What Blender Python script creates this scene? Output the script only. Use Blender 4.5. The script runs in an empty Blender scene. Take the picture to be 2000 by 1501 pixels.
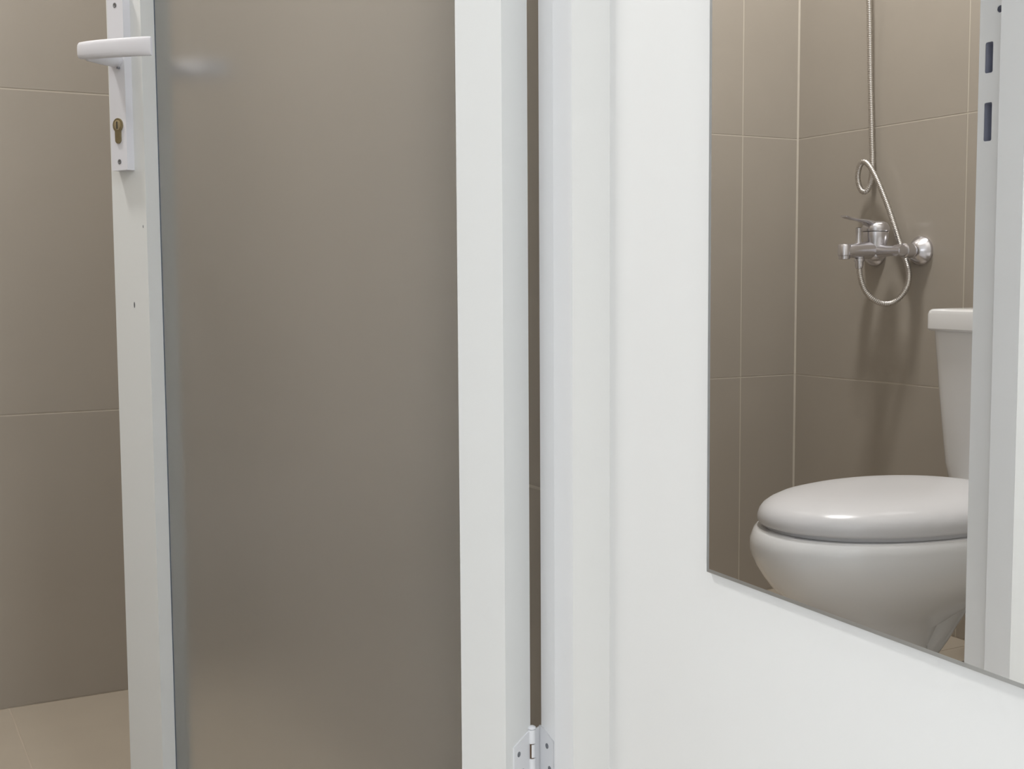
import bpy, bmesh, math, random
from mathutils import Vector, Matrix
from math import sin, cos, pi, radians

S = bpy.context.scene
COL = S.collection
random.seed(4)

# ------------------------------------------------------------------ camera
F_PX, PITCH, ROLL, YAW = 2400.0, radians(4.7), radians(0.35), radians(28.2)
Fv = Vector((sin(YAW) * cos(PITCH), cos(YAW) * cos(PITCH), -sin(PITCH)))
R0 = Vector((cos(YAW), -sin(YAW), 0)); U0 = R0.cross(Fv)
Rv = (R0 * cos(ROLL) - U0 * sin(ROLL)).normalized(); Uv = Rv.cross(Fv)
cam = bpy.data.cameras.new('camera'); cam_ob = bpy.data.objects.new('camera', cam); COL.objects.link(cam_ob)
cam.sensor_fit = 'HORIZONTAL'; cam.sensor_width = 36.0; cam.lens = F_PX / 2000.0 * 36.0; cam.clip_start = 0.02
m = Matrix((Rv, Uv, -Fv)).transposed().to_4x4(); m.translation = Vector((0, 0, 0.795)); cam_ob.matrix_world = m
S.camera = cam_ob

# ------------------------------------------------------------------ world, lights, exposure
w = bpy.data.worlds.new('world'); S.world = w; w.use_nodes = True
w.node_tree.nodes['Background'].inputs[0].default_value = (0.6, 0.7, 0.8, 1); w.node_tree.nodes['Background'].inputs[1].default_value = 0.05
S.view_settings.view_transform = 'Standard'; S.view_settings.look = 'None'
S.view_settings.gamma = 1.0; S.view_settings.use_curve_mapping = False
S.view_settings.exposure = 0.0

def area(name, loc, size, power, col, rot=(0, 0, 0), sy=None):
    l = bpy.data.lights.new(name, 'AREA'); l.size = size; l.energy = power; l.color = col
    if sy: l.shape = 'RECTANGLE'; l.size_y = sy
    o = bpy.data.objects.new(name, l); o.location = loc; o.rotation_euler = rot; COL.objects.link(o); return o
BATH_LAMP = (-0.28, 1.88, 2.585)
ADDED_ROOM_LAMP = (0.40, -0.90, 2.585)
area('bathroom_lamp_light', (BATH_LAMP[0], BATH_LAMP[1], BATH_LAMP[2] - 0.012), 0.20, 25.5, (1.0, 0.98, 0.95))
area('added_room_lamp_light', (ADDED_ROOM_LAMP[0], ADDED_ROOM_LAMP[1], ADDED_ROOM_LAMP[2] - 0.012), 0.34, 19.5, (0.97, 0.985, 1.0))  # unseen lamp added to brighten the door's near-facing edges and the jambs
area('added_window_light', (-2.12, -0.95, 1.45), 1.1, 24.5, (0.93, 0.94, 1.0), (0, radians(-90), 0), 1.2)  # unseen window light added to brighten the white wall and hinge stile

# ------------------------------------------------------------------ materials
def mat(name, col, rough=0.5, metal=0.0, noise=0.0, nscale=20.0, bump=0.0, bscale=200.0, coat=0.0, spec=0.5):
    m = bpy.data.materials.new(name); m.use_nodes = True; nt = m.node_tree
    b = nt.nodes['Principled BSDF']
    b.inputs['Base Color'].default_value = (*col, 1); b.inputs['Roughness'].default_value = rough
    b.inputs['Metallic'].default_value = metal; b.inputs['Coat Weight'].default_value = coat
    b.inputs['Specular IOR Level'].default_value = spec
    tc = nt.nodes.new('ShaderNodeTexCoord')
    if noise:
        n = nt.nodes.new('ShaderNodeTexNoise'); n.inputs['Scale'].default_value = nscale; n.inputs['Detail'].default_value = 4
        nt.links.new(tc.outputs['Object'], n.inputs['Vector'])
        r = nt.nodes.new('ShaderNodeMapRange'); r.inputs['To Min'].default_value = 1 - noise; r.inputs['To Max'].default_value = 1 + noise
        nt.links.new(n.outputs['Fac'], r.inputs['Value'])
        mx = nt.nodes.new('ShaderNodeVectorMath'); mx.operation = 'SCALE'; mx.inputs[0].default_value = col
        nt.links.new(r.outputs['Result'], mx.inputs['Scale']); nt.links.new(mx.outputs['Vector'], b.inputs['Base Color'])
    if bump:
        n = nt.nodes.new('ShaderNodeTexNoise'); n.inputs['Scale'].default_value = bscale; n.inputs['Detail'].default_value = 3
        nt.links.new(tc.outputs['Object'], n.inputs['Vector'])
        bp = nt.nodes.new('ShaderNodeBump'); bp.inputs['Strength'].default_value = bump; bp.inputs['Distance'].default_value = 0.001
        nt.links.new(n.outputs['Fac'], bp.inputs['Height']); nt.links.new(bp.outputs['Normal'], b.inputs['Normal'])
    return m

M = {}
M['paint'] = mat('white_wall_paint', (0.805, 0.815, 0.81), 0.6, bump=0.05, bscale=300, noise=0.01, nscale=3)
M['ceiling'] = mat('ceiling_paint', (0.85, 0.85, 0.84), 0.8)
M['frame'] = mat('white_powder_coat', (0.865, 0.875, 0.885), 0.38, bump=0.03, bscale=500, noise=0.012, nscale=9)
M['casing'] = mat('darkened_off_white_casing', (0.67, 0.67, 0.65), 0.6, bump=0.05, bscale=300)  # warm off-white, darkened to offset the strong lamp light on this face
M['leaf'] = mat('door_leaf_coating', (0.72, 0.73, 0.72), 0.38, bump=0.03, bscale=500, noise=0.012, nscale=9)
M['tile'] = mat('taupe_glazed_tile', (0.385, 0.347, 0.300), 0.22, noise=0.05, nscale=5, bump=0.04, bscale=30)
M['grout'] = mat('light_grout', (0.51, 0.465, 0.40), 0.85, noise=0.06, nscale=60)
M['floorgrout'] = mat('floor_grout', (0.42, 0.36, 0.29), 0.85)
M['floor'] = mat('beige_floor_tile', (0.42, 0.365, 0.295), 0.35, noise=0.05, nscale=12, bump=0.05, bscale=60)
M['roomfloor'] = mat('pale_floor_tile', (0.62, 0.58, 0.52), 0.3, noise=0.04, nscale=8)
M['ceramic'] = mat('white_ceramic', (0.80, 0.805, 0.815), 0.12, coat=0.3)
M['plastic'] = mat('white_seat_plastic', (0.665, 0.665, 0.685), 0.25)
M['handle'] = mat('white_enamelled_metal', (0.70, 0.70, 0.74), 0.3)
M['chrome'] = mat('brushed_chrome', (0.70, 0.69, 0.72), 0.27, metal=1.0)
M['hose'] = mat('steel_hose', (0.62, 0.59, 0.56), 0.36, metal=1.0)
M['brass'] = mat('aged_brass', (0.33, 0.28, 0.17), 0.33, metal=0.9, noise=0.2, nscale=200)
M['brass2'] = mat('bright_brass_plug', (0.62, 0.55, 0.38), 0.25, metal=1.0)
M['screw'] = mat('screw_steel', (0.25, 0.26, 0.28), 0.4, metal=0.8)
M['hole'] = mat('dark_hollow', (0.33, 0.345, 0.43), 0.7)
M['dark'] = mat('dark_keyway', (0.02, 0.018, 0.015), 0.7)
M['rust'] = mat('rusty_steel', (0.10, 0.055, 0.022), 0.85, metal=0.0, noise=0.5, nscale=400)
M['hinge'] = mat('white_coated_hinge', (0.74, 0.75, 0.77), 0.35, metal=0.0)
M['seal'] = mat('dark_blue_grey_sealant', (0.10, 0.125, 0.16), 0.6)
M['silver'] = mat('mirror_silver', (0.985, 0.985, 0.98), 0.0, metal=1.0)
M['mirroredge'] = mat('mirror_glass_edge', (0.20, 0.21, 0.22), 0.25)
M['bevel'] = mat('ground_mirror_bevel', (0.62, 0.65, 0.68), 0.35, metal=1.0)
M['drain'] = mat('steel_drain', (0.45, 0.45, 0.45), 0.35, metal=1.0)
def emis(name, col, st):
    m = mat(name, (0.8, 0.8, 0.8), 0.5); b = m.node_tree.nodes['Principled BSDF']
    b.inputs['Emission Color'].default_value = (*col, 1); b.inputs['Emission Strength'].default_value = st; return m
M['lampglow'] = emis('lit_lamp_diffuser', (1, 0.97, 0.92), 6.0)
M['windowfill'] = emis('added_window_glow', (0.85, 0.93, 1.0), 2.0)  # glow for the panes of the added window
g = bpy.data.materials.new('frosted_glass'); g.use_nodes = True; gb = g.node_tree.nodes['Principled BSDF']
gb.inputs['Base Color'].default_value = (0.905, 0.91, 0.90, 1); gb.inputs['Transmission Weight'].default_value = 0.965
gb.inputs['Roughness'].default_value = 0.28; gb.inputs['IOR'].default_value = 1.45
M['frost'] = g

# ------------------------------------------------------------------ helpers
def link(name, bm, material, parent=None, smooth=False, bevel=0.0, seg=2):
    if bevel:
        es = [e for e in bm.edges if len(e.link_faces) == 2 and e.calc_face_angle(0) > 0.6]
        bmesh.ops.bevel(bm, geom=es, offset=bevel, segments=seg, affect='EDGES', profile=0.5)
    bmesh.ops.recalc_face_normals(bm, faces=bm.faces)
    me = bpy.data.meshes.new(name); bm.to_mesh(me); bm.free()
    if smooth:
        for p in me.polygons: p.use_smooth = True
    me.materials.append(M[material] if isinstance(material, str) else material)
    o = bpy.data.objects.new(name, me); COL.objects.link(o)
    if smooth == 'auto':
        try: me.set_sharp_from_angle(angle=radians(40))
        except Exception: pass
    if parent: o.parent = parent
    return o
def bx(bm, a, b):
    (x0, y0, z0), (x1, y1, z1) = a, b
    vs = [bm.verts.new(v) for v in ((x0,y0,z0),(x1,y0,z0),(x1,y1,z0),(x0,y1,z0),(x0,y0,z1),(x1,y0,z1),(x1,y1,z1),(x0,y1,z1))]
    for f in ((3,2,1,0),(4,5,6,7),(0,1,5,4),(1,2,6,5),(2,3,7,6),(3,0,4,7)): bm.faces.new([vs[i] for i in f])
def box(name, a, b, material, parent=None, bevel=0.0, seg=2):
    a, b = [min(p, q) for p, q in zip(a, b)], [max(p, q) for p, q in zip(a, b)]
    bm = bmesh.new(); bx(bm, a, b); return link(name, bm, material, parent, bevel=bevel, seg=seg, smooth='auto' if bevel else False)
def rings(bm, rs, cap0=True, cap1=True, closed=False):
    vs = [[bm.verts.new(p) for p in r] for r in rs]; n = len(vs[0])
    pairs = list(zip(vs, vs[1:])) + ([(vs[-1], vs[0])] if closed else [])
    for a, b in pairs:
        for i in range(n): bm.faces.new((a[i], a[(i+1) % n], b[(i+1) % n], b[i]))
    if cap0 and not closed: bm.faces.new(vs[0][::-1])
    if cap1 and not closed: bm.faces.new(vs[-1])
def frame_of(d):
    d = Vector(d).normalized(); h = Vector((0, 0, 1)) if abs(d.z) < 0.9 else Vector((1, 0, 0))
    x = d.cross(h).normalized(); return x, x.cross(d).normalized(), d
def lathe(bm, origin, axis, prof, n=28):
    """prof: list of (distance along axis, radius)"""
    x, y, d = frame_of(axis); o = Vector(origin)
    rings(bm, [[o + d * h + (x * cos(2*pi*i/n) + y * sin(2*pi*i/n)) * max(r, 1e-5) for i in range(n)] for h, r in prof])
def catmull(P, sub=8):
    P = [Vector(p) for p in P]; out = []
    Q = [P[0] * 2 - P[1]] + P + [P[-1] * 2 - P[-2]]
    for i in range(1, len(Q) - 2):
        p0, p1, p2, p3 = Q[i-1:i+3]
        for s in range(sub):
            t = s / sub
            out.append(0.5 * ((2*p1) + (p2-p0)*t + (2*p0-5*p1+4*p2-p3)*t*t + (3*p1-p0-3*p2+p3)*t**3))
    out.append(P[-1]); return out
def tube(bm, pts, rad, n=14, ribs=None):
    pts = [Vector(p) for p in pts]; N = len(pts)
    T = [(pts[min(i+1, N-1)] - pts[max(i-1, 0)]).normalized() for i in range(N)]
    x, y, _ = frame_of(T[0]); rs = []
    for i in range(N):
        if i: # parallel transport
            q = T[i-1].rotation_difference(T[i]); x = q @ x; y = q @ y
        r = rad[i] if isinstance(rad, (list, tuple)) else rad
        rs.append([pts[i] + (x * cos(2*pi*k/n) + y * sin(2*pi*k/n)) * r for k in range(n)])
    rings(bm, rs)
def arc_len_resample(pts, step):
    out = [pts[0]]; acc = 0
    for a, b in zip(pts, pts[1:]):
        L = (b - a).length; t = step - acc
        while t < L:
            out.append(a.lerp(b, t / L)); t += step
        acc = (acc + L) % step if L > 0 else acc
    out.append(pts[-1]); return out
def tag(o, label, cat, group=None):
    o['label'] = label; o['category'] = cat
    if group: o['group'] = group
    return o
def struct(o): o['kind'] = 'structure'; return o
def empty(name, loc, rotz=0.0):
    o = bpy.data.objects.new(name, None); COL.objects.link(o); o.location = loc; o.rotation_euler = (0, 0, rotz); o.empty_display_size = 0.05; return o

# ------------------------------------------------------------------ room constants
ZC = 2.60                         # ceiling
XB, XR = -0.805, 0.6985           # bathroom: toilet wall and right wall
YC, YF = 2.45, 1.14               # bathroom: far wall, bathroom side of the door wall
XM = 0.67                         # front of the mirror
XW = 0.675                        # white wall that carries the mirror
YD = 1.05                         # bedroom side of the door wall
XH, XL = 0.645, 0.040             # door frame rebates, hinge side and latch side
GROUT_Z = [0.0, 0.556, 1.156, 1.756, 2.356, ZC]
G = 0.0019                        # half joint

def tiled_wall(name, a, b, axis, side, cols, material='tile', skipz=None):
    """slab a..b; tiles stand proud of face; axis 'x' = wall plane normal along x"""
    wall = struct(box(name, a, b, 'grout'))
    for c0, c1 in zip(cols, cols[1:]):
        for z0, z1 in zip(GROUT_Z, GROUT_Z[1:]):
            lo, hi = c0 + (G if c0 != cols[0] else 0), c1 - (G if c1 != cols[-1] else 0)
            if axis == 'x': box('tile', (side[0], lo, z0 + G), (side[1], hi, z1 - G), material, wall, bevel=0.0003, seg=1)
            else: box('tile', (lo, side[0], z0 + G), (hi, side[1], z1 - G), material, wall, bevel=0.0003, seg=1)
    return wall
# far wall of the bathroom (y = YC), toilet wall (x = XB), right wall, each tile a piece of its own
wall_b = tiled_wall('wall_back', (XB - 0.10, YC + 0.0005, -0.02), (XR + 0.10, YC + 0.10, ZC), 'y', (YC, YC + 0.008), [XB, -0.628, -0.028, 0.572, XR])
tiled_wall('wall_left', (XB - 0.10, YF, -0.02), (XB - 0.0005, YC + 0.0, ZC), 'x', (XB - 0.008, XB), [YF, 1.308, 1.908, YC])
tiled_wall('wall_right', (XR + 0.0005, YF, -0.02), (XR + 0.10, YC + 0.0, ZC), 'x', (XR, XR + 0.008), [YF, 1.85, YC])
cg = bmesh.new(); rings(cg, [[(XB, YC, z), (XB + 0.0035, YC, z), (XB, YC - 0.0035, z)] for z in (0.0, ZC)]); link('corner_grout', cg, 'grout', wall_b)
# door wall, painted towards the bedroom
dw = struct(box('wall_front', (XB - 0.1, YD, 0), (XL - 0.03, YF - 0.0, ZC), 'paint'))
box('wall_front_lintel', (XL - 0.03, YD, 2.10), (XW + 0.125, YF, ZC), 'paint', dw)
box('wall_front_extension', (-2.2, YD, 0), (XB - 0.1, YF, ZC), 'paint', dw)
# white wall with the mirror, and the rest of the bedroom-side space behind the camera
struct(box('wall_side', (XW, -1.8, 0), (XW + 0.125, YD + 0.0, ZC), 'paint'))
struct(box('wall_rear', (-2.3, -1.9, 0), (XW + 0.125, -1.8, ZC), 'paint'))
wl = bmesh.new()
for a, b in (((-2.3,-1.8,0),(-2.2,-1.6,ZC)), ((-2.3,-0.3,0),(-2.2,YF,ZC)), ((-2.3,-1.6,0),(-2.2,-0.3,0.85)), ((-2.3,-1.6,2.05),(-2.2,-0.3,ZC))): bx(wl, a, b)
struct(link('wall_added_window_side', wl, 'paint'))
win = bmesh.new()  # window out of view, added as a light source on the left
for a, b in (((-2.27,-1.6,0.85),(-2.22,-1.55,2.05)), ((-2.27,-0.35,0.85),(-2.22,-0.3,2.05)), ((-2.27,-1.55,0.85),(-2.22,-0.35,0.90)), ((-2.27,-1.55,2.0),(-2.22,-0.35,2.05)), ((-2.27,-0.97,0.90),(-2.22,-0.93,2.0))): bx(win, a, b)
wn = struct(link('added_window_1', win, 'frame', bevel=0.003))
box('added_window_pane', (-2.255, -1.55, 0.90), (-2.25, -0.97, 2.0), 'windowfill', wn); box('added_window_pane', (-2.255, -0.93, 0.90), (-2.25, -0.35, 2.0), 'windowfill', wn)
# floors and ceiling
fb = struct(box('floor', (XB - 0.10, YF, -0.08), (XR + 0.10, YC + 0.1, -0.0006), 'floorgrout'))
fx = [XB, -0.37, 0.23, XR]; fy = [YF, 1.25, 1.85, YC]
for x0, x1 in zip(fx, fx[1:]):
    for y0, y1 in zip(fy, fy[1:]):
        box('floor_tile', (x0 + G, y0 + G, -0.008), (x1 - G, y1 - G, 0.0), 'floor', fb, bevel=0.0006, seg=1)
struct(box('floor_bedroom', (-2.3, -1.9, -0.08), (XW + 0.125, YF, 0.0), 'roomfloor'))
struct(box('ceiling', (-2.3, -1.9, ZC), (XR + 0.12, YC + 0.1, ZC + 0.08), 'ceiling'))
# ------------------------------------------------------------------ door frame (trim_1)
def jamb_profile(name, x0, sgn, parent=None):
    """profile in (depth towards the opening, y); x0 = rebate face; sgn=-1 for hinge side (opening at -x)"""
    back = 0.03
    P = [(-back, YF), (0, YF), (0, 1.100), (0.006, 1.100), (0.004, 1.066), (-back, 1.066)]
    bm = bmesh.new(); ring = []
    for z in (0.0, 2.10): ring.append([(x0 + sgn * d, y, z) for d, y in P])
    rings(bm, ring)
    return link(name, bm, 'frame', parent, bevel=0.0015, seg=2, smooth='auto')
frame = struct(jamb_profile('trim_1', XH, -1))
# latch jamb: its rebate face carries the latch and bolt slots, real openings
lj = bmesh.new()
P = [(XL, 1.100), (XL + 0.008, 1.100), (XL + 0.006, 1.062), (XL - 0.03, 1.062), (XL - 0.03, YF), (XL, YF)]
v0 = [lj.verts.new((x, y, 0)) for x, y in P]; v1 = [lj.verts.new((x, y, 2.10)) for x, y in P]
for i in range(len(P) - 1): lj.faces.new((v0[i], v0[i+1], v1[i+1], v1[i]))
lj.faces.new(v0[::-1]); lj.faces.new(v1)
def rrect(cy, cz, hw, hh, r, n=5):
    out = []
    for qx, qz, a0 in ((1, 1, 0), (-1, 1, 90), (-1, -1, 180), (1, -1, 270)):
        for k in range(n):
            a = radians(a0 + 90 * k / (n - 1)); out.append((cy + qx * (hw - r) + r * cos(a), cz + qz * (hh - r) + r * sin(a)))
    return out
HOLES = [rrect(1.1240, 1.080, 0.0060, 0.0195, 0.0022), rrect(1.1235, 0.9985, 0.0060, 0.0245, 0.0022), rrect(1.1085, 1.138, 0.0045, 0.0045, 0.00449, 7)]
hole_rings = []
edges = []
outer = [v0[0], v0[-1], v1[-1], v1[0]]
for i in range(4):
    e = lj.edges.get((outer[i], outer[(i+1) % 4])) or lj.edges.new((outer[i], outer[(i+1) % 4])); edges.append(e)
for h in HOLES:
    vs = [lj.verts.new((XL, y, z)) for y, z in h]; hole_rings.append(vs)
    for i in range(len(vs)): edges.append(lj.edges.new((vs[i], vs[(i+1) % len(vs)])))
bmesh.ops.triangle_fill(lj, use_beauty=True, use_dissolve=False, edges=edges)
latch = link('latch_jamb', lj, 'frame', frame)
for i, h in enumerate(HOLES):
    bm = bmesh.new()
    a = [bm.verts.new((XL - 0.0005, y, z)) for y, z in h]; b = [bm.verts.new((XL - 0.014, y, z)) for y, z in h]
    for k in range(len(a)): bm.faces.new((a[k], a[(k+1) % len(a)], b[(k+1) % len(a)], b[k]))
    bm.faces.new(b)
    o = link(('latch_slot', 'bolt_slot', 'screw_hole')[i], bm, 'hole', latch)
hd = bmesh.new()
P = [(2.10, YF), (2.07, YF), (2.07, 1.100), (2.062, 1.100), (2.064, 1.064), (2.10, 1.049)]
rings(hd, [[(x, y, z) for z, y in P] for x in (XL, XH)])
link('head_jamb', hd, 'frame', frame, bevel=0.001)
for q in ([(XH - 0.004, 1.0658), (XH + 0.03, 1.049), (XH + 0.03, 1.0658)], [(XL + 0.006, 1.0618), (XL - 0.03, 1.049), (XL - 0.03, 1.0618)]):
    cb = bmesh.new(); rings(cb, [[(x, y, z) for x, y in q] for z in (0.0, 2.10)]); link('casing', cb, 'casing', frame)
box('wall_filler', (XH + 0.03, YD, 0), (XW, YF, 2.10), 'paint', frame)
box('wall_filler', (XW, YD, 0), (XR + 0.10, YF, 2.10), 'paint', frame)

# ------------------------------------------------------------------ door leaf, swung 60 degrees into the bathroom
PIN = (0.6298, 1.1373)
door = empty('door_1', (PIN[0], PIN[1], 0.0), radians(120)); struct(door)   # local +x runs from the pin along the leaf; local +y faces the bedroom side
T, W, Z0, Z1, HS, LS = 0.05, 0.581, 0.012, 2.055, 0.056, 0.061
# local +y for rotation 120deg = (-sin120, cos120) = (-.866,-.5): towards the camera side
def lbox(name, a, b, m_, p=door, bevel=0.0012, seg=2): return box(name, a, b, m_, p, bevel=bevel, seg=seg)
hs = lbox('stile', (0.0, 0, Z0), (HS, T, Z1), 'leaf')
ls = lbox('stile', (W - LS, 0, Z0), (W, T, Z1), 'leaf')
lbox('rail', (HS, 0.001, Z0), (W - LS, T - 0.001, 0.115), 'leaf')
lbox('rail', (HS, 0.001, Z1 - 0.065), (W - LS, T - 0.001, Z1), 'leaf')
pane = box('glass_pane', (HS, T/2 - 0.0025, 0.115), (W - LS, T/2 + 0.0025, Z1 - 0.065), 'frost', door)
# thin sealant line round the pane, both faces
for yy in (T/2 + 0.0025,):
    bm = bmesh.new(); y1 = yy + 0.0010
    bx(bm, (W - LS - 0.0007, yy, 0.115), (W - LS, y1, Z1 - 0.065)); bx(bm, (HS, yy, 0.115), (HS + 0.0015, y1, Z1 - 0.065))
    bx(bm, (HS, yy, 0.115), (W - LS, y1, 0.1165)); bx(bm, (HS, yy, Z1 - 0.0665), (W - LS, y1, Z1 - 0.065))
    link('pane_seal', bm, 'seal', door)
# small nicks in the coating
def nick(p, sx, sz, parent):
    bm = bmesh.new(); bmesh.ops.create_uvsphere(bm, u_segments=8, v_segments=5, radius=1, matrix=Matrix.Translation(p) @ Matrix.Diagonal((sx, 0.0003, sz, 1)))
    return link('paint_nick', bm, 'screw', parent)
nick((0.5465, T, 0.771), 0.0012, 0.004, ls); nick((0.5265, T, 0.868), 0.0008, 0.002, ls)

# lever handle set, both faces of the latch stile
def handle(side):
    """side=+1: bedroom face (y=T outward +y), -1: bathroom face"""
    def Y(o): return T + o if side > 0 else -o
    u0, u1 = 0.5385, 0.5665; uc = (u0 + u1) / 2
    bm = bmesh.new(); bx(bm, (u0, min(Y(-0.0005), Y(0.011)), 0.9375), (u1, max(Y(-0.0005), Y(0.011)), 1.155))
    plate = link('handle_plate', bm, 'handle', door, bevel=0.0028, seg=3, smooth='auto')
    # neck and bow-shaped lever, spindle at z = 1.068
    zs = 1.0725
    bm = bmesh.new(); lathe(bm, (uc, Y(0.0105), zs), (0, side, 0), [(0, 0.0112), (0.002, 0.0112), (0.0025, 0.0098), (0.02, 0.0098), (0.043, 0.0085), (0.046, 0.006)])
    link('lever_neck', bm, 'handle', plate, smooth='auto')
    path = [(0.563, 0.0565, 1.0762, 0.0088, 0.0045), (0.560, 0.0568, 1.0762, 0.0100, 0.0055), (0.545, 0.0575, 1.0757, 0.0104, 0.0058), (0.52, 0.0578, 1.0745, 0.0107, 0.0056), (0.49, 0.0575, 1.0728, 0.0109, 0.0050), (0.46, 0.0575, 1.0710, 0.0110, 0.0038), (0.441, 0.0578, 1.0696, 0.0110, 0.0026), (0.4385, 0.058, 1.0694, 0.0104, 0.0016)]
    if side < 0: path = [(0.563 - (0.563 - u) * 0.66, o, 1.0762 - (1.0762 - z) * 0.66, hh, ht) for u, o, z, hh, ht in path]
    bm = bmesh.new(); rs = []
    for u, o, z, hh, ht in path:
        r = []
        for k in range(20):
            a = 2*pi*k/20; ca, sa = cos(a), sin(a)
            r.append((u, Y(o + ht * math.copysign(abs(ca)**0.55, ca)), z + hh * math.copysign(abs(sa)**0.6, sa)))
        rs.append(r)
    rings(bm, rs); link('lever', bm, 'handle', plate, smooth='auto')
    # euro profile cylinder
    zc = 0.9925; yb, yt = Y(0.0100), Y(0.0128); prof = []
    R, h, wv = 0.0085, 0.0225, 0.0050
    a0 = math.asin(wv / R)
    for k in range(25):
        a = -pi/2 + a0 + (2*pi - 2*a0) * k / 24; prof.append((uc + R*cos(a), zc + R*sin(a)))
    for k in range(1, 12):
        a = pi + pi * k / 12; prof.append((uc + wv*cos(a), zc - h + wv + wv*sin(a)))
    bm = bmesh.new(); rings(bm, [[(x, yb, z) for x, z in prof], [(x, yt, z) for x, z in prof]])
    cyl = link('lock_cylinder', bm, 'brass', plate)
    bm = bmesh.new(); lathe(bm, (uc, yt - side*0.0003, zc), (0, side, 0), [(0, 0.0060), (0.0008, 0.0060), (0.0010, 0.0054), (0.0010, 0.0005)])
    link('cylinder_plug', bm, 'brass2', plate, smooth='auto')
    bm = bmesh.new(); bx(bm, (uc - 0.0009, min(yt, yt + side*0.0009), zc - 0.0045), (uc + 0.0009, max(yt, yt + side*0.0009), zc + 0.0042)); link('keyway', bm, 'dark', plate)
    for z in (0.948, 1.1375):
        bm = bmesh.new(); lathe(bm, (uc, Y(0.0108), z), (0, side, 0), [(0, 0.0030), (0.0006, 0.0030), (0.0008, 0.0022), (0.0003, 0.0014), (0.0003, 0.0003)]); link('screw', bm, 'screw', plate, smooth='auto')
    bm = bmesh.new(); lathe(bm, (uc - 0.006, Y(0.012), zs - 0.0115), (0, side, 0), [(0, 0.0013), (0.0035, 0.0013)], 10); link('grub_screw', bm, 'screw', plate)
handle(1); handle(-1)

# butt hinges: plates on the leaf edge and on the frame rebate, barrel at the pin
def hinge(z0, z1):
    hz = bmesh.new(); lathe(hz, (-0.002, 0.0005, z0), (0, 0, 1), [(0, 0.0032), (z1 - z0, 0.0032)], 14)
    h = link('hinge', hz, 'rust', door, smooth='auto')
    n = 5; step = (z1 - z0) / n
    for k in range(n):
        a = z0 + k*step + (0.0006 if k else 0); b = z0 + (k+1)*step - (0.0006 if k < n-1 else 0)
        bm = bmesh.new(); r = 0.0044 if k % 2 == 0 else 0.0040
        if k % 2 == 0: lathe(bm, (-0.002, 0.0005, a), (0, 0, 1), [(0, r), (b - a, r)], 20)
        else: # open-backed knuckle: a worn half sleeve that leaves the rusty pin showing
            cs = []
            for q in range(13):
                an = radians(118 + 200 * q / 12); cs.append((cos(an), sin(an)))
            ring = [(r*c, r*s) for c, s in cs] + [(0.0033*c, 0.0033*s) for c, s in cs[::-1]]
            rings(bm, [[(-0.002 + x, 0.0005 + y, z) for x, y in ring] for z in (a, b)])
        link('knuckle', bm, 'hinge', h, smooth='auto')
    bm = bmesh.new(); lathe(bm, (-0.002, 0.0005, z1), (0, 0, 1), [(0, 0.0034), (0.0012, 0.0046), (0.0028, 0.0044), (0.0040, 0.0024), (0.0044, 0.0006)], 18); link('pin_head', bm, 'hinge', h, smooth='auto')
    bm = bmesh.new(); lathe(bm, (-0.002, 0.0005, z0), (0, 0, -1), [(0, 0.0034), (0.0012, 0.0046), (0.0028, 0.0044), (0.0040, 0.0024)], 18); link('pin_head', bm, 'hinge', h, smooth='auto')
    # leaf-edge plate lies in the plane x=0 (edge of the leaf), chamfered corners
    ch, wp = 0.009, 0.036
    def plate(pts): bm = bmesh.new(); rings(bm, pts); return link('hinge_plate', bm, 'hinge', h, bevel=0.0003, seg=1)
    prof = [(0.0, z0), (wp - 0.012, z0), (wp, z0 + ch), (wp, z1 - ch), (0.004, z1 - 0.0005), (0.0, z1)]
    plate([[(x, y, z) for y, z in prof] for x in (-0.0016, 0.0004)])
    scr = [(0.0265, z1 - 0.0195), (0.0185, z1 - 0.041), (0.0265, z0 + 0.0165)]
    for y, z in scr:
        bm = bmesh.new(); lathe(bm, (-0.0012, y, z), (-1, 0, 0), [(0, 0.0030), (0.0007, 0.0030), (0.0010, 0.0022), (0.0006, 0.0010), (0.0006, 0.0002)], 14); link('screw', bm, 'screw', h, smooth='auto')
    # frame plate: build in world coordinates, then bring into door space
    inv = (Matrix.Translation((PIN[0], PIN[1], 0)) @ Matrix.Rotation(radians(120), 4, 'Z')).inverted()
    x0w, x1w = XH - 0.0016, XH + 0.0004
    ptsw = [(1.1425, z0), (1.128, z0), (1.1120, z0 + ch), (1.1120, z1 - ch), (1.134, z1 - 0.0005), (1.1425, z1)]
    bm = bmesh.new(); rings(bm, [[inv @ Vector((x, y, z)) for y, z in ptsw] for x in (x0w, x1w)]); link('hinge_plate', bm, 'hinge', h, bevel=0.0003, seg=1)
    # short bent web from the plate to the barrel
    bm = bmesh.new(); ring = [[inv @ Vector((x, y, z)) for x, y in ((XH, 1.1425), (XH - 0.0016, 1.1405), (PIN[0] + 0.002, 1.1325), (PIN[0] + 0.002, 1.1350))] for z in (z0 + 0.0005, z1 - 0.0005)]
    rings(bm, ring); link('hinge_web', bm, 'hinge', h)
    for y, z in ((1.1245, z1 - 0.0175), (1.1190, z1 - 0.041), (1.1245, z0 + 0.0165)):
        o = inv @ Vector((x0w + 0.0002, y, z)); ax = inv.to_3x3() @ Vector((-1, 0, 0))
        bm = bmesh.new(); lathe(bm, o, ax, [(0, 0.0030), (0.0007, 0.0030), (0.0010, 0.0022), (0.0006, 0.0010), (0.0006, 0.0002)], 14); link('screw', bm, 'screw', h, smooth='auto')
hinge(0.235, 0.3130); hinge(1.72, 1.798)

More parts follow.
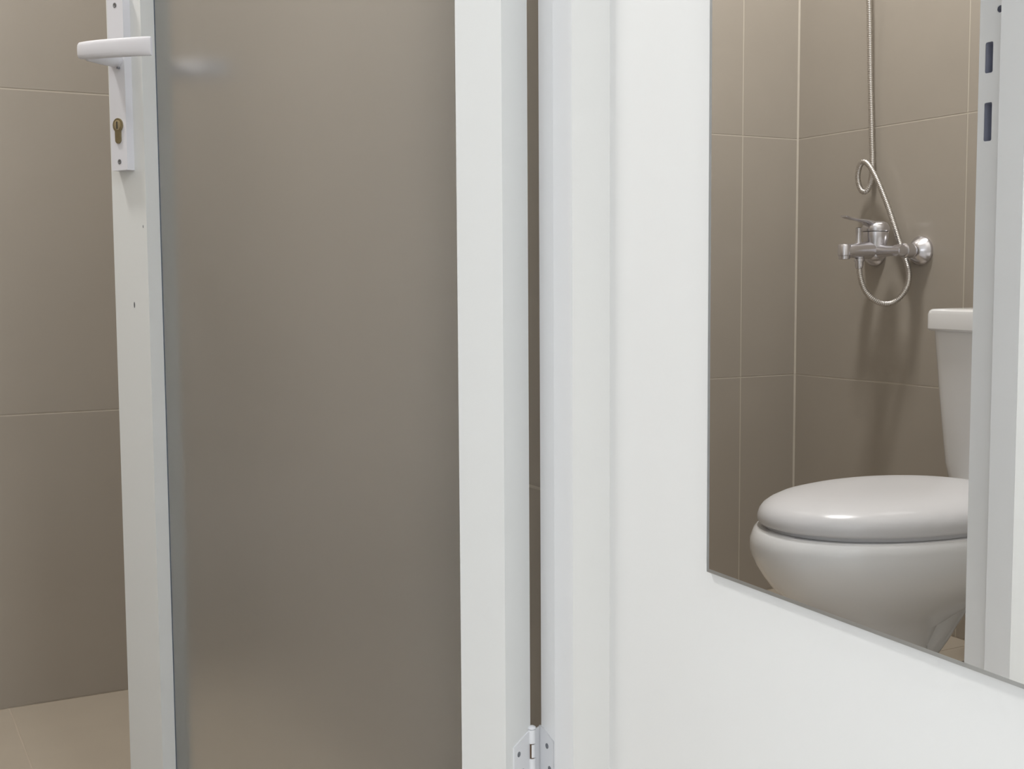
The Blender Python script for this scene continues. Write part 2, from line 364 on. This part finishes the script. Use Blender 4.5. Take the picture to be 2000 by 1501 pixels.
# ------------------------------------------------------------------ mirror on the white wall
mr = empty('wall_mirror', (XW, 0.45, 0.53)); tag(mr, 'frameless wall mirror on the white wall right of the door', 'mirror')
def P3(y, z, x): return (x - XW, y - 0.45, z - 0.53)
YL, YRr, ZT = 0.8805, -0.05, 1.95  # unseen top and near end stretched to bounce lamp light onto the jamb
zb = lambda y: 0.5346 - (0.8799 - y) * (0.0083 / 0.342)      # the sheet hangs a touch out of level
outer = [(YL, zb(YL)), (YRr, zb(YRr)), (YRr, ZT), (YL + 0.003, ZT)]
bev = 0.0042
inner = [(YL - bev, zb(YL) + bev*0.8), (YRr + bev, zb(YRr) + bev*0.8), (YRr + bev, ZT - bev), (YL + 0.003 - bev, ZT - bev)]
bm = bmesh.new(); f = [bm.verts.new(P3(y, z, XM)) for y, z in inner]; bm.faces.new(f); link('mirror_face', bm, 'silver', mr)
bm = bmesh.new(); a = [bm.verts.new(P3(y, z, XM)) for y, z in inner]; b = [bm.verts.new(P3(y, z, XM + 0.0005)) for y, z in outer]
for i in range(4): bm.faces.new((a[i], a[(i+1) % 4], b[(i+1) % 4], b[i]))
link('mirror_bevel', bm, 'bevel', mr)
bm = bmesh.new(); a = [bm.verts.new(P3(y, z, XM + 0.0005)) for y, z in outer]; b = [bm.verts.new(P3(y, z, XW)) for y, z in outer]
for i in range(4): bm.faces.new((a[i], a[(i+1) % 4], b[(i+1) % 4], b[i]))
bm.faces.new(b); link('mirror_edge', bm, 'mirroredge', mr)

# ------------------------------------------------------------------ toilet (local x = away from the wall, y = sideways)
toilet = empty('toilet', (XB, 1.605, 0.0)); tag(toilet, 'white ceramic close-coupled toilet with closed lid, seen in the mirror', 'toilet')
def sup(cx, cy, hx0, hx1, hy, z, e=2.0, n=64, e2=None):
    """egg outline: hx1 towards the front, hx0 towards the back"""
    r = []
    for k in range(n):
        a = 2*pi*k/n; c, s = cos(a), sin(a); ee = e if c >= 0 else (e2 or e)
        x = math.copysign(abs(c)**(2/ee), c); y = math.copysign(abs(s)**(2/ee), s)
        r.append((cx + x * (hx1 if c >= 0 else hx0), cy + y * hy, z))
    return r
def ring_sup(cx, hx0, hx1, hy, z, e, e2): return sup(cx, 0, hx0, hx1, hy, z, e, 64, e2)
CX = 0.490
# bowl: outer shell from foot to rim, then inside
prof = [  # z, centre, back, front, half width, exponents
    (0.366, CX, 0.220, 0.285, 0.183), (0.361, CX, 0.225, 0.291, 0.187), (0.345, CX, 0.230, 0.299, 0.190), (0.330, CX, 0.230, 0.300, 0.191), (0.317, CX, 0.228, 0.297, 0.189),
    (0.300, CX, 0.220, 0.289, 0.184), (0.280, CX, 0.205, 0.276, 0.174), (0.258, CX+0.005, 0.180, 0.254, 0.158), (0.236, CX+0.010, 0.150, 0.224, 0.138), (0.213, 0.510, 0.11, 0.180, 0.115),
    (0.19, 0.525, 0.080, 0.130, 0.094), (0.15, 0.53, 0.070, 0.094, 0.079), (0.09, 0.53, 0.072, 0.095, 0.080), (0.03, 0.525, 0.085, 0.105, 0.092), (0.006, 0.525, 0.095, 0.112, 0.098), (0.0, 0.525, 0.096, 0.113, 0.099)]
rs = [ring_sup(c, b, f_, h, z, 2.15, 2.4) for z, c, b, f_, h in prof][::-1]
inner_r = [ring_sup(CX, 0.165, 0.245, 0.148, 0.366, 2.1, 2.3), ring_sup(CX, 0.155, 0.235, 0.138, 0.345, 2.1, 2.2), ring_sup(CX, 0.12, 0.19, 0.11, 0.27, 2, 2), ring_sup(CX, 0.06, 0.10, 0.06, 0.21, 2, 2)]
bm = bmesh.new(); rings(bm, rs + inner_r); link('bowl', bm, 'ceramic', toilet, smooth='auto')
# trap way: S-shaped ceramic body behind the foot, and the shelf under the cistern
bm = bmesh.new()
tp = catmull([(0.52, 0, 0.10), (0.45, 0, 0.16), (0.38, 0, 0.235), (0.30, 0, 0.255), (0.235, 0, 0.20), (0.215, 0, 0.10), (0.215, 0, 0.0)], 7)
tube(bm, tp, [0.055 + 0.012 * sin(pi * i / (len(tp)-1)) for i in range(len(tp))], 24)
link('trapway', bm, 'ceramic', toilet, smooth='auto')
bm = bmesh.new(); rings(bm, [sup(0.235, 0, 0.12, 0.15, 0.085, 0.0, 3, 40), sup(0.235, 0, 0.115, 0.15, 0.075, 0.04, 3, 40), sup(0.235, 0, 0.10, 0.14, 0.05, 0.055, 3, 40)])
link('rear_foot', bm, 'ceramic', toilet, smooth='auto')
bm = bmesh.new(); rings(bm, [sup(0.15, 0, 0.09, 0.14, 0.075, 0.25, 3, 40), sup(0.15, 0, 0.11, 0.20, 0.11, 0.30, 3, 40), sup(0.15, 0, 0.135, 0.24, 0.155, 0.345, 4, 40), sup(0.15, 0, 0.14, 0.24, 0.16, 0.366, 4, 40)])
link('cistern_shelf', bm, 'ceramic', toilet, smooth='auto')
# cistern, tapering downwards
def rr(x0, x1, hy, z, r, bow=0.0, n=6):
    out = []; cx, hx = (x0+x1)/2, (x1-x0)/2
    for qx, qy, a0 in ((1, 1, 0), (-1, 1, 90), (-1, -1, 180), (1, -1, 270)):
        for k in range(n):
            a = radians(a0 + 90*k/(n-1)); X = cx + qx*(hx - r) + r*cos(a); Yv = qy*(hy - r) + r*sin(a)
            if X > cx: X += bow * (1 - (Yv/hy)**2)
            out.append((X, Yv, z))
        if qx == 1 and qy == -1 or (qx == 1 and qy == 1): pass
    # densify the front edge so that it can bow
    front = []
    for j in range(1, 10):
        Yv = -(hy - r) + 2*(hy - r) * j / 10; front.append((x1 + bow * (1 - (Yv/hy)**2), Yv, z))
    return out + front
bm = bmesh.new()
rings(bm, [rr(0.012, 0.150, 0.192, 0.366, 0.03, 0.010), rr(0.010, 0.158, 0.206, 0.378, 0.035, 0.012), rr(0.010, 0.164, 0.213, 0.42, 0.035, 0.014), rr(0.008, 0.178, 0.2195, 0.56, 0.035, 0.016), rr(0.008, 0.187, 0.226, 0.697, 0.032, 0.018)])
link('cistern', bm, 'ceramic', toilet, smooth='auto')
bm = bmesh.new()
rings(bm, [rr(0.004, 0.192, 0.229, 0.6935, 0.022, 0.018), rr(0.002, 0.197, 0.230, 0.698, 0.022, 0.019), rr(0.002, 0.197, 0.230, 0.727, 0.022, 0.019), rr(0.004, 0.195, 0.228, 0.734, 0.022, 0.019), rr(0.010, 0.189, 0.225, 0.7375, 0.02, 0.018), rr(0.03, 0.165, 0.20, 0.739, 0.02, 0.018)])
link('cistern_lid', bm, 'ceramic', toilet, smooth='auto')
bm = bmesh.new(); lathe(bm, (0.10, 0, 0.738), (0, 0, 1), [(0, 0.024), (0.004, 0.024), (0.006, 0.022), (0.0055, 0.004)], 28); link('flush_button', bm, 'chrome', toilet, smooth='auto')
# seat ring and domed lid
def egg(sc, z, dx=0.0): return ring_sup(CX + dx, 0.240*sc, 0.287*sc, 0.182*sc, z - 0.006, 2.1, 2.1)
bm = bmesh.new(); rings(bm, [egg(0.955, 0.3725), egg(0.965, 0.3785), egg(0.965, 0.381)]); link('seat', bm, 'plastic', toilet, smooth='auto')
bm = bmesh.new()
rings(bm, [egg(0.975, 0.3795), egg(0.993, 0.3805), egg(1.0, 0.3845), egg(0.999, 0.392), egg(0.988, 0.4005), egg(0.965, 0.4085), egg(0.925, 0.4155), egg(0.86, 0.4225), egg(0.75, 0.4285), egg(0.6, 0.4330), egg(0.4, 0.4355), egg(0.2, 0.4365), egg(0.05, 0.4367)])
link('lid', bm, 'plastic', toilet, smooth=True)
for s in (-1, 1):
    bm = bmesh.new(); lathe(bm, (0.238, s*0.075 - 0.018, 0.386), (0, 1, 0), [(0, 0.009), (0.001, 0.011), (0.035, 0.011), (0.036, 0.009)], 18); link('seat_hinge', bm, 'plastic', toilet, smooth='auto')

# ------------------------------------------------------------------ shower mixer on the toilet wall (local x = away from the wall)
YM, ZM = 2.10, 0.863
mx = empty('shower_mixer', (XB, YM, ZM)); tag(mx, 'chrome shower mixer with looped hose on tiled wall beside the toilet', 'tap')
TB = 0.073
bm = bmesh.new(); lathe(bm, (TB, 0, -0.022), (0, 0, 1), [(0, 0.006), (0.002, 0.015), (0.008, 0.021), (0.016, 0.0235), (0.024, 0.0240), (0.036, 0.0250), (0.050, 0.0285), (0.064, 0.0300), (0.066, 0.0295)], 36)
body = link('mixer_body', bm, 'chrome', mx, smooth='auto')
bm = bmesh.new(); ap = catmull([(TB, 0.082, 0), (TB, 0.06, 0.0), (TB, 0.03, 0), (TB, 0, 0.001), (TB, -0.03, 0), (TB, -0.06, 0), (TB, -0.082, 0)], 6)
N = len(ap); tube(bm, ap, [0.0115 + 0.008 * math.exp(-((i/(N-1) - 0.5)/0.16)**2) for i in range(N)], 24); link('cross_arm', bm, 'chrome', mx, smooth='auto')
for s in (-1, 1):
    y = s * 0.071
    bm = bmesh.new(); lathe(bm, (0.022, y, 0), (1, 0, 0), [(0, 0.010), (0.004, 0.0135), (0.006, 0.011), (0.012, 0.011), (0.014, 0.0165), (0.034, 0.0165), (0.036, 0.0135), (0.060, 0.0125), (0.0605, 0.005)], 28); link('wall_union', bm, 'chrome', mx, smooth='auto')
    bm = bmesh.new(); lathe(bm, (0, y, 0), (1, 0, 0), [(0.0, 0.0325), (0.004, 0.0335), (0.008, 0.0325), (0.014, 0.027), (0.024, 0.018), (0.027, 0.013), (0.027, 0.008)], 36); link('escutcheon', bm, 'chrome', mx, smooth='auto')
# spout with aerator
bm = bmesh.new(); sp = catmull([(TB - 0.005, 0, 0.002), (TB + 0.02, 0, 0.003), (TB + 0.045, 0, 0.002), (TB + 0.07, 0, 0.001), (TB + 0.085, 0, 0.0), (TB + 0.096, 0, -0.001)], 6)
N = len(sp); tube(bm, sp, [0.0225 - 0.0085 * (i/(N-1))**0.7 for i in range(N)], 26); link('spout', bm, 'chrome', mx, smooth='auto')
bm = bmesh.new(); lathe(bm, (TB + 0.094, 0, -0.019), (0, 0, 1), [(0, 0.009), (0.001, 0.0125), (0.008, 0.0130), (0.0085, 0.0125), (0.010, 0.0145), (0.030, 0.0148), (0.034, 0.0125), (0.0355, 0.006)], 26); link('aerator', bm, 'chrome', mx, smooth='auto')
bm = bmesh.new(); lathe(bm, (TB + 0.052, 0, 0.012), (0, 0, 1), [(0, 0.0085), (0.006, 0.0075), (0.012, 0.0062), (0.030, 0.0060), (0.034, 0.0064), (0.040, 0.0064), (0.0415, 0.0045)], 20); link('diverter_knob', bm, 'chrome', mx, smooth='auto')
bm = bmesh.new(); lathe(bm, (TB + 0.048, 0, -0.010), (0, 0, -1), [(0, 0.0105), (0.006, 0.0105), (0.007, 0.012), (0.013, 0.012), (0.0135, 0.0095), (0.021, 0.009), (0.022, 0.007)], 20); link('hose_outlet', bm, 'chrome', mx, smooth='auto')
# lever cap and lever
bm = bmesh.new(); lathe(bm, (TB, 0, 0.0445), (0, 0, 1), [(0, 0.027), (0.001, 0.0305), (0.004, 0.0315), (0.012, 0.0305), (0.019, 0.026), (0.023, 0.018), (0.0245, 0.008), (0.0248, 0.001)], 36); cap = link('lever_cap', bm, 'chrome', mx, smooth='auto')
bm = bmesh.new(); rs = []
for x, z, hy, hz in ((TB + 0.004, 0.056, 0.020, 0.010), (TB + 0.018, 0.0620, 0.019, 0.0090), (TB + 0.032, 0.0670, 0.016, 0.0060), (TB + 0.048, 0.0695, 0.0115, 0.0036), (TB + 0.066, 0.0715, 0.0095, 0.0030), (TB + 0.080, 0.0735, 0.0095, 0.0030), (TB + 0.092, 0.0765, 0.0105, 0.0036), (TB + 0.098, 0.0780, 0.0090, 0.0022)):
    rs.append([(x, hy*cos(2*pi*k/20), z + hz*sin(2*pi*k/20)) for k in range(20)])
rings(bm, rs); link('lever', bm, 'chrome', cap, smooth='auto'); 

# metal hose: outlet -> low loop -> behind the arm -> coil -> up the wall to its bracket
def W3(y, z, t): return Vector((t, y - YM, z - ZM))
HP = [(2.1005, 0.8380, 0.1210), (2.0992, 0.8194, 0.1210), (2.0962, 0.7962, 0.1180), (2.0910, 0.7729, 0.1100), (2.0824, 0.7554, 0.0960), (2.0738, 0.7447, 0.0760), (2.0622, 0.7458, 0.0560), (2.0493, 0.7608, 0.0410), (2.0425, 0.7816, 0.0310), (2.0438, 0.8048, 0.0240), (2.0539, 0.8316, 0.0190), (2.0727, 0.8635, 0.0165), (2.0914, 0.9108, 0.0180), (2.1116, 0.9645, 0.0230), (2.1342, 1.0163, 0.0290), (2.1521, 1.0494, 0.0330), (2.1669, 1.0683, 0.0350), (2.1809, 1.0742, 0.0360), (2.1923, 1.0645, 0.0360), (2.1998, 1.0437, 0.0340), (2.1982, 1.0209, 0.0310), (2.1909, 1.0072, 0.0280), (2.1817, 1.0067, 0.0240), (2.1745, 1.0207, 0.0200), (2.1726, 1.0457, 0.0160), (2.1738, 1.0816, 0.0140), (2.1764, 1.1176, 0.0140), (2.1795, 1.1773, 0.0140), (2.1831, 1.2722, 0.0160), (2.1843, 1.4479, 0.0230), (2.190, 1.60, 0.030), (2.193, 1.74, 0.045), (2.190, 1.80, 0.062)]
pts = arc_len_resample(catmull([W3(*p) for p in HP], 14), 0.0014)
bm = bmesh.new(); tube(bm, pts, [0.0060 + 0.0006 * (1 if i % 3 else -1) for i in range(len(pts))], 12)
hose = link('shower_hose', bm, 'hose', mx, smooth=True); hose['label'] = 'ribbed metal hose looping below the mixer and running up the tiled wall'
bm = bmesh.new(); lathe(bm, W3(2.100, 0.8410, 0.121), (0, 0, -1), [(0, 0.0085), (0.001, 0.0095), (0.010, 0.0095), (0.017, 0.0075), (0.018, 0.006)], 18); link('hose_nut', bm, 'chrome', hose, smooth='auto')
bm = bmesh.new(); lathe(bm, W3(2.190, 1.80, 0.062), (0.25, 0, 1), [(-0.03, 0.008), (0, 0.010), (0.03, 0.011), (0.12, 0.012), (0.17, 0.014), (0.172, 0.008)], 20); lathe(bm, W3(2.190, 1.965, 0.103), (0.85, 0, -0.5), [(-0.012, 0.02), (-0.004, 0.034), (0.008, 0.038), (0.012, 0.034), (0.012, 0.002)], 28)
hh = link('hand_shower', bm, 'chrome', hose, smooth='auto')
bm = bmesh.new(); lathe(bm, W3(2.190, 1.84, 0.0), (1, 0, 0), [(0, 0.02), (0.005, 0.02), (0.008, 0.011), (0.058, 0.011), (0.060, 0.008)], 22); lathe(bm, W3(2.190, 1.82, 0.066), (0.25, 0, 1), [(0, 0.014), (0.002, 0.0165), (0.03, 0.0165), (0.032, 0.014)], 22)
link('hose_bracket', bm, 'chrome', hose, smooth='auto')

# ------------------------------------------------------------------ ceiling lamps, the bedroom-side one added for its light
def lamp(name, loc, r, label):
    e = empty(name, (loc[0], loc[1], ZC)); tag(e, label, 'ceiling light')
    bm = bmesh.new(); lathe(bm, (0, 0, 0), (0, 0, -1), [(0, r), (0.012, r), (0.014, r - 0.008)], 40); link('lamp_ring', bm, 'frame', e, smooth='auto')
    bm = bmesh.new(); lathe(bm, (0, 0, -0.0105), (0, 0, -1), [(0, r - 0.009), (0.004, r - 0.010), (0.0045, 0.001)], 40); link('diffuser', bm, 'lampglow', e, smooth='auto')
lamp('ceiling_lamp', BATH_LAMP, 0.11, 'round white ceiling lamp lit over the bathroom floor')
lamp('ceiling_lamp', ADDED_ROOM_LAMP, 0.17, 'larger round white ceiling lamp added out of view to light the bathroom door')
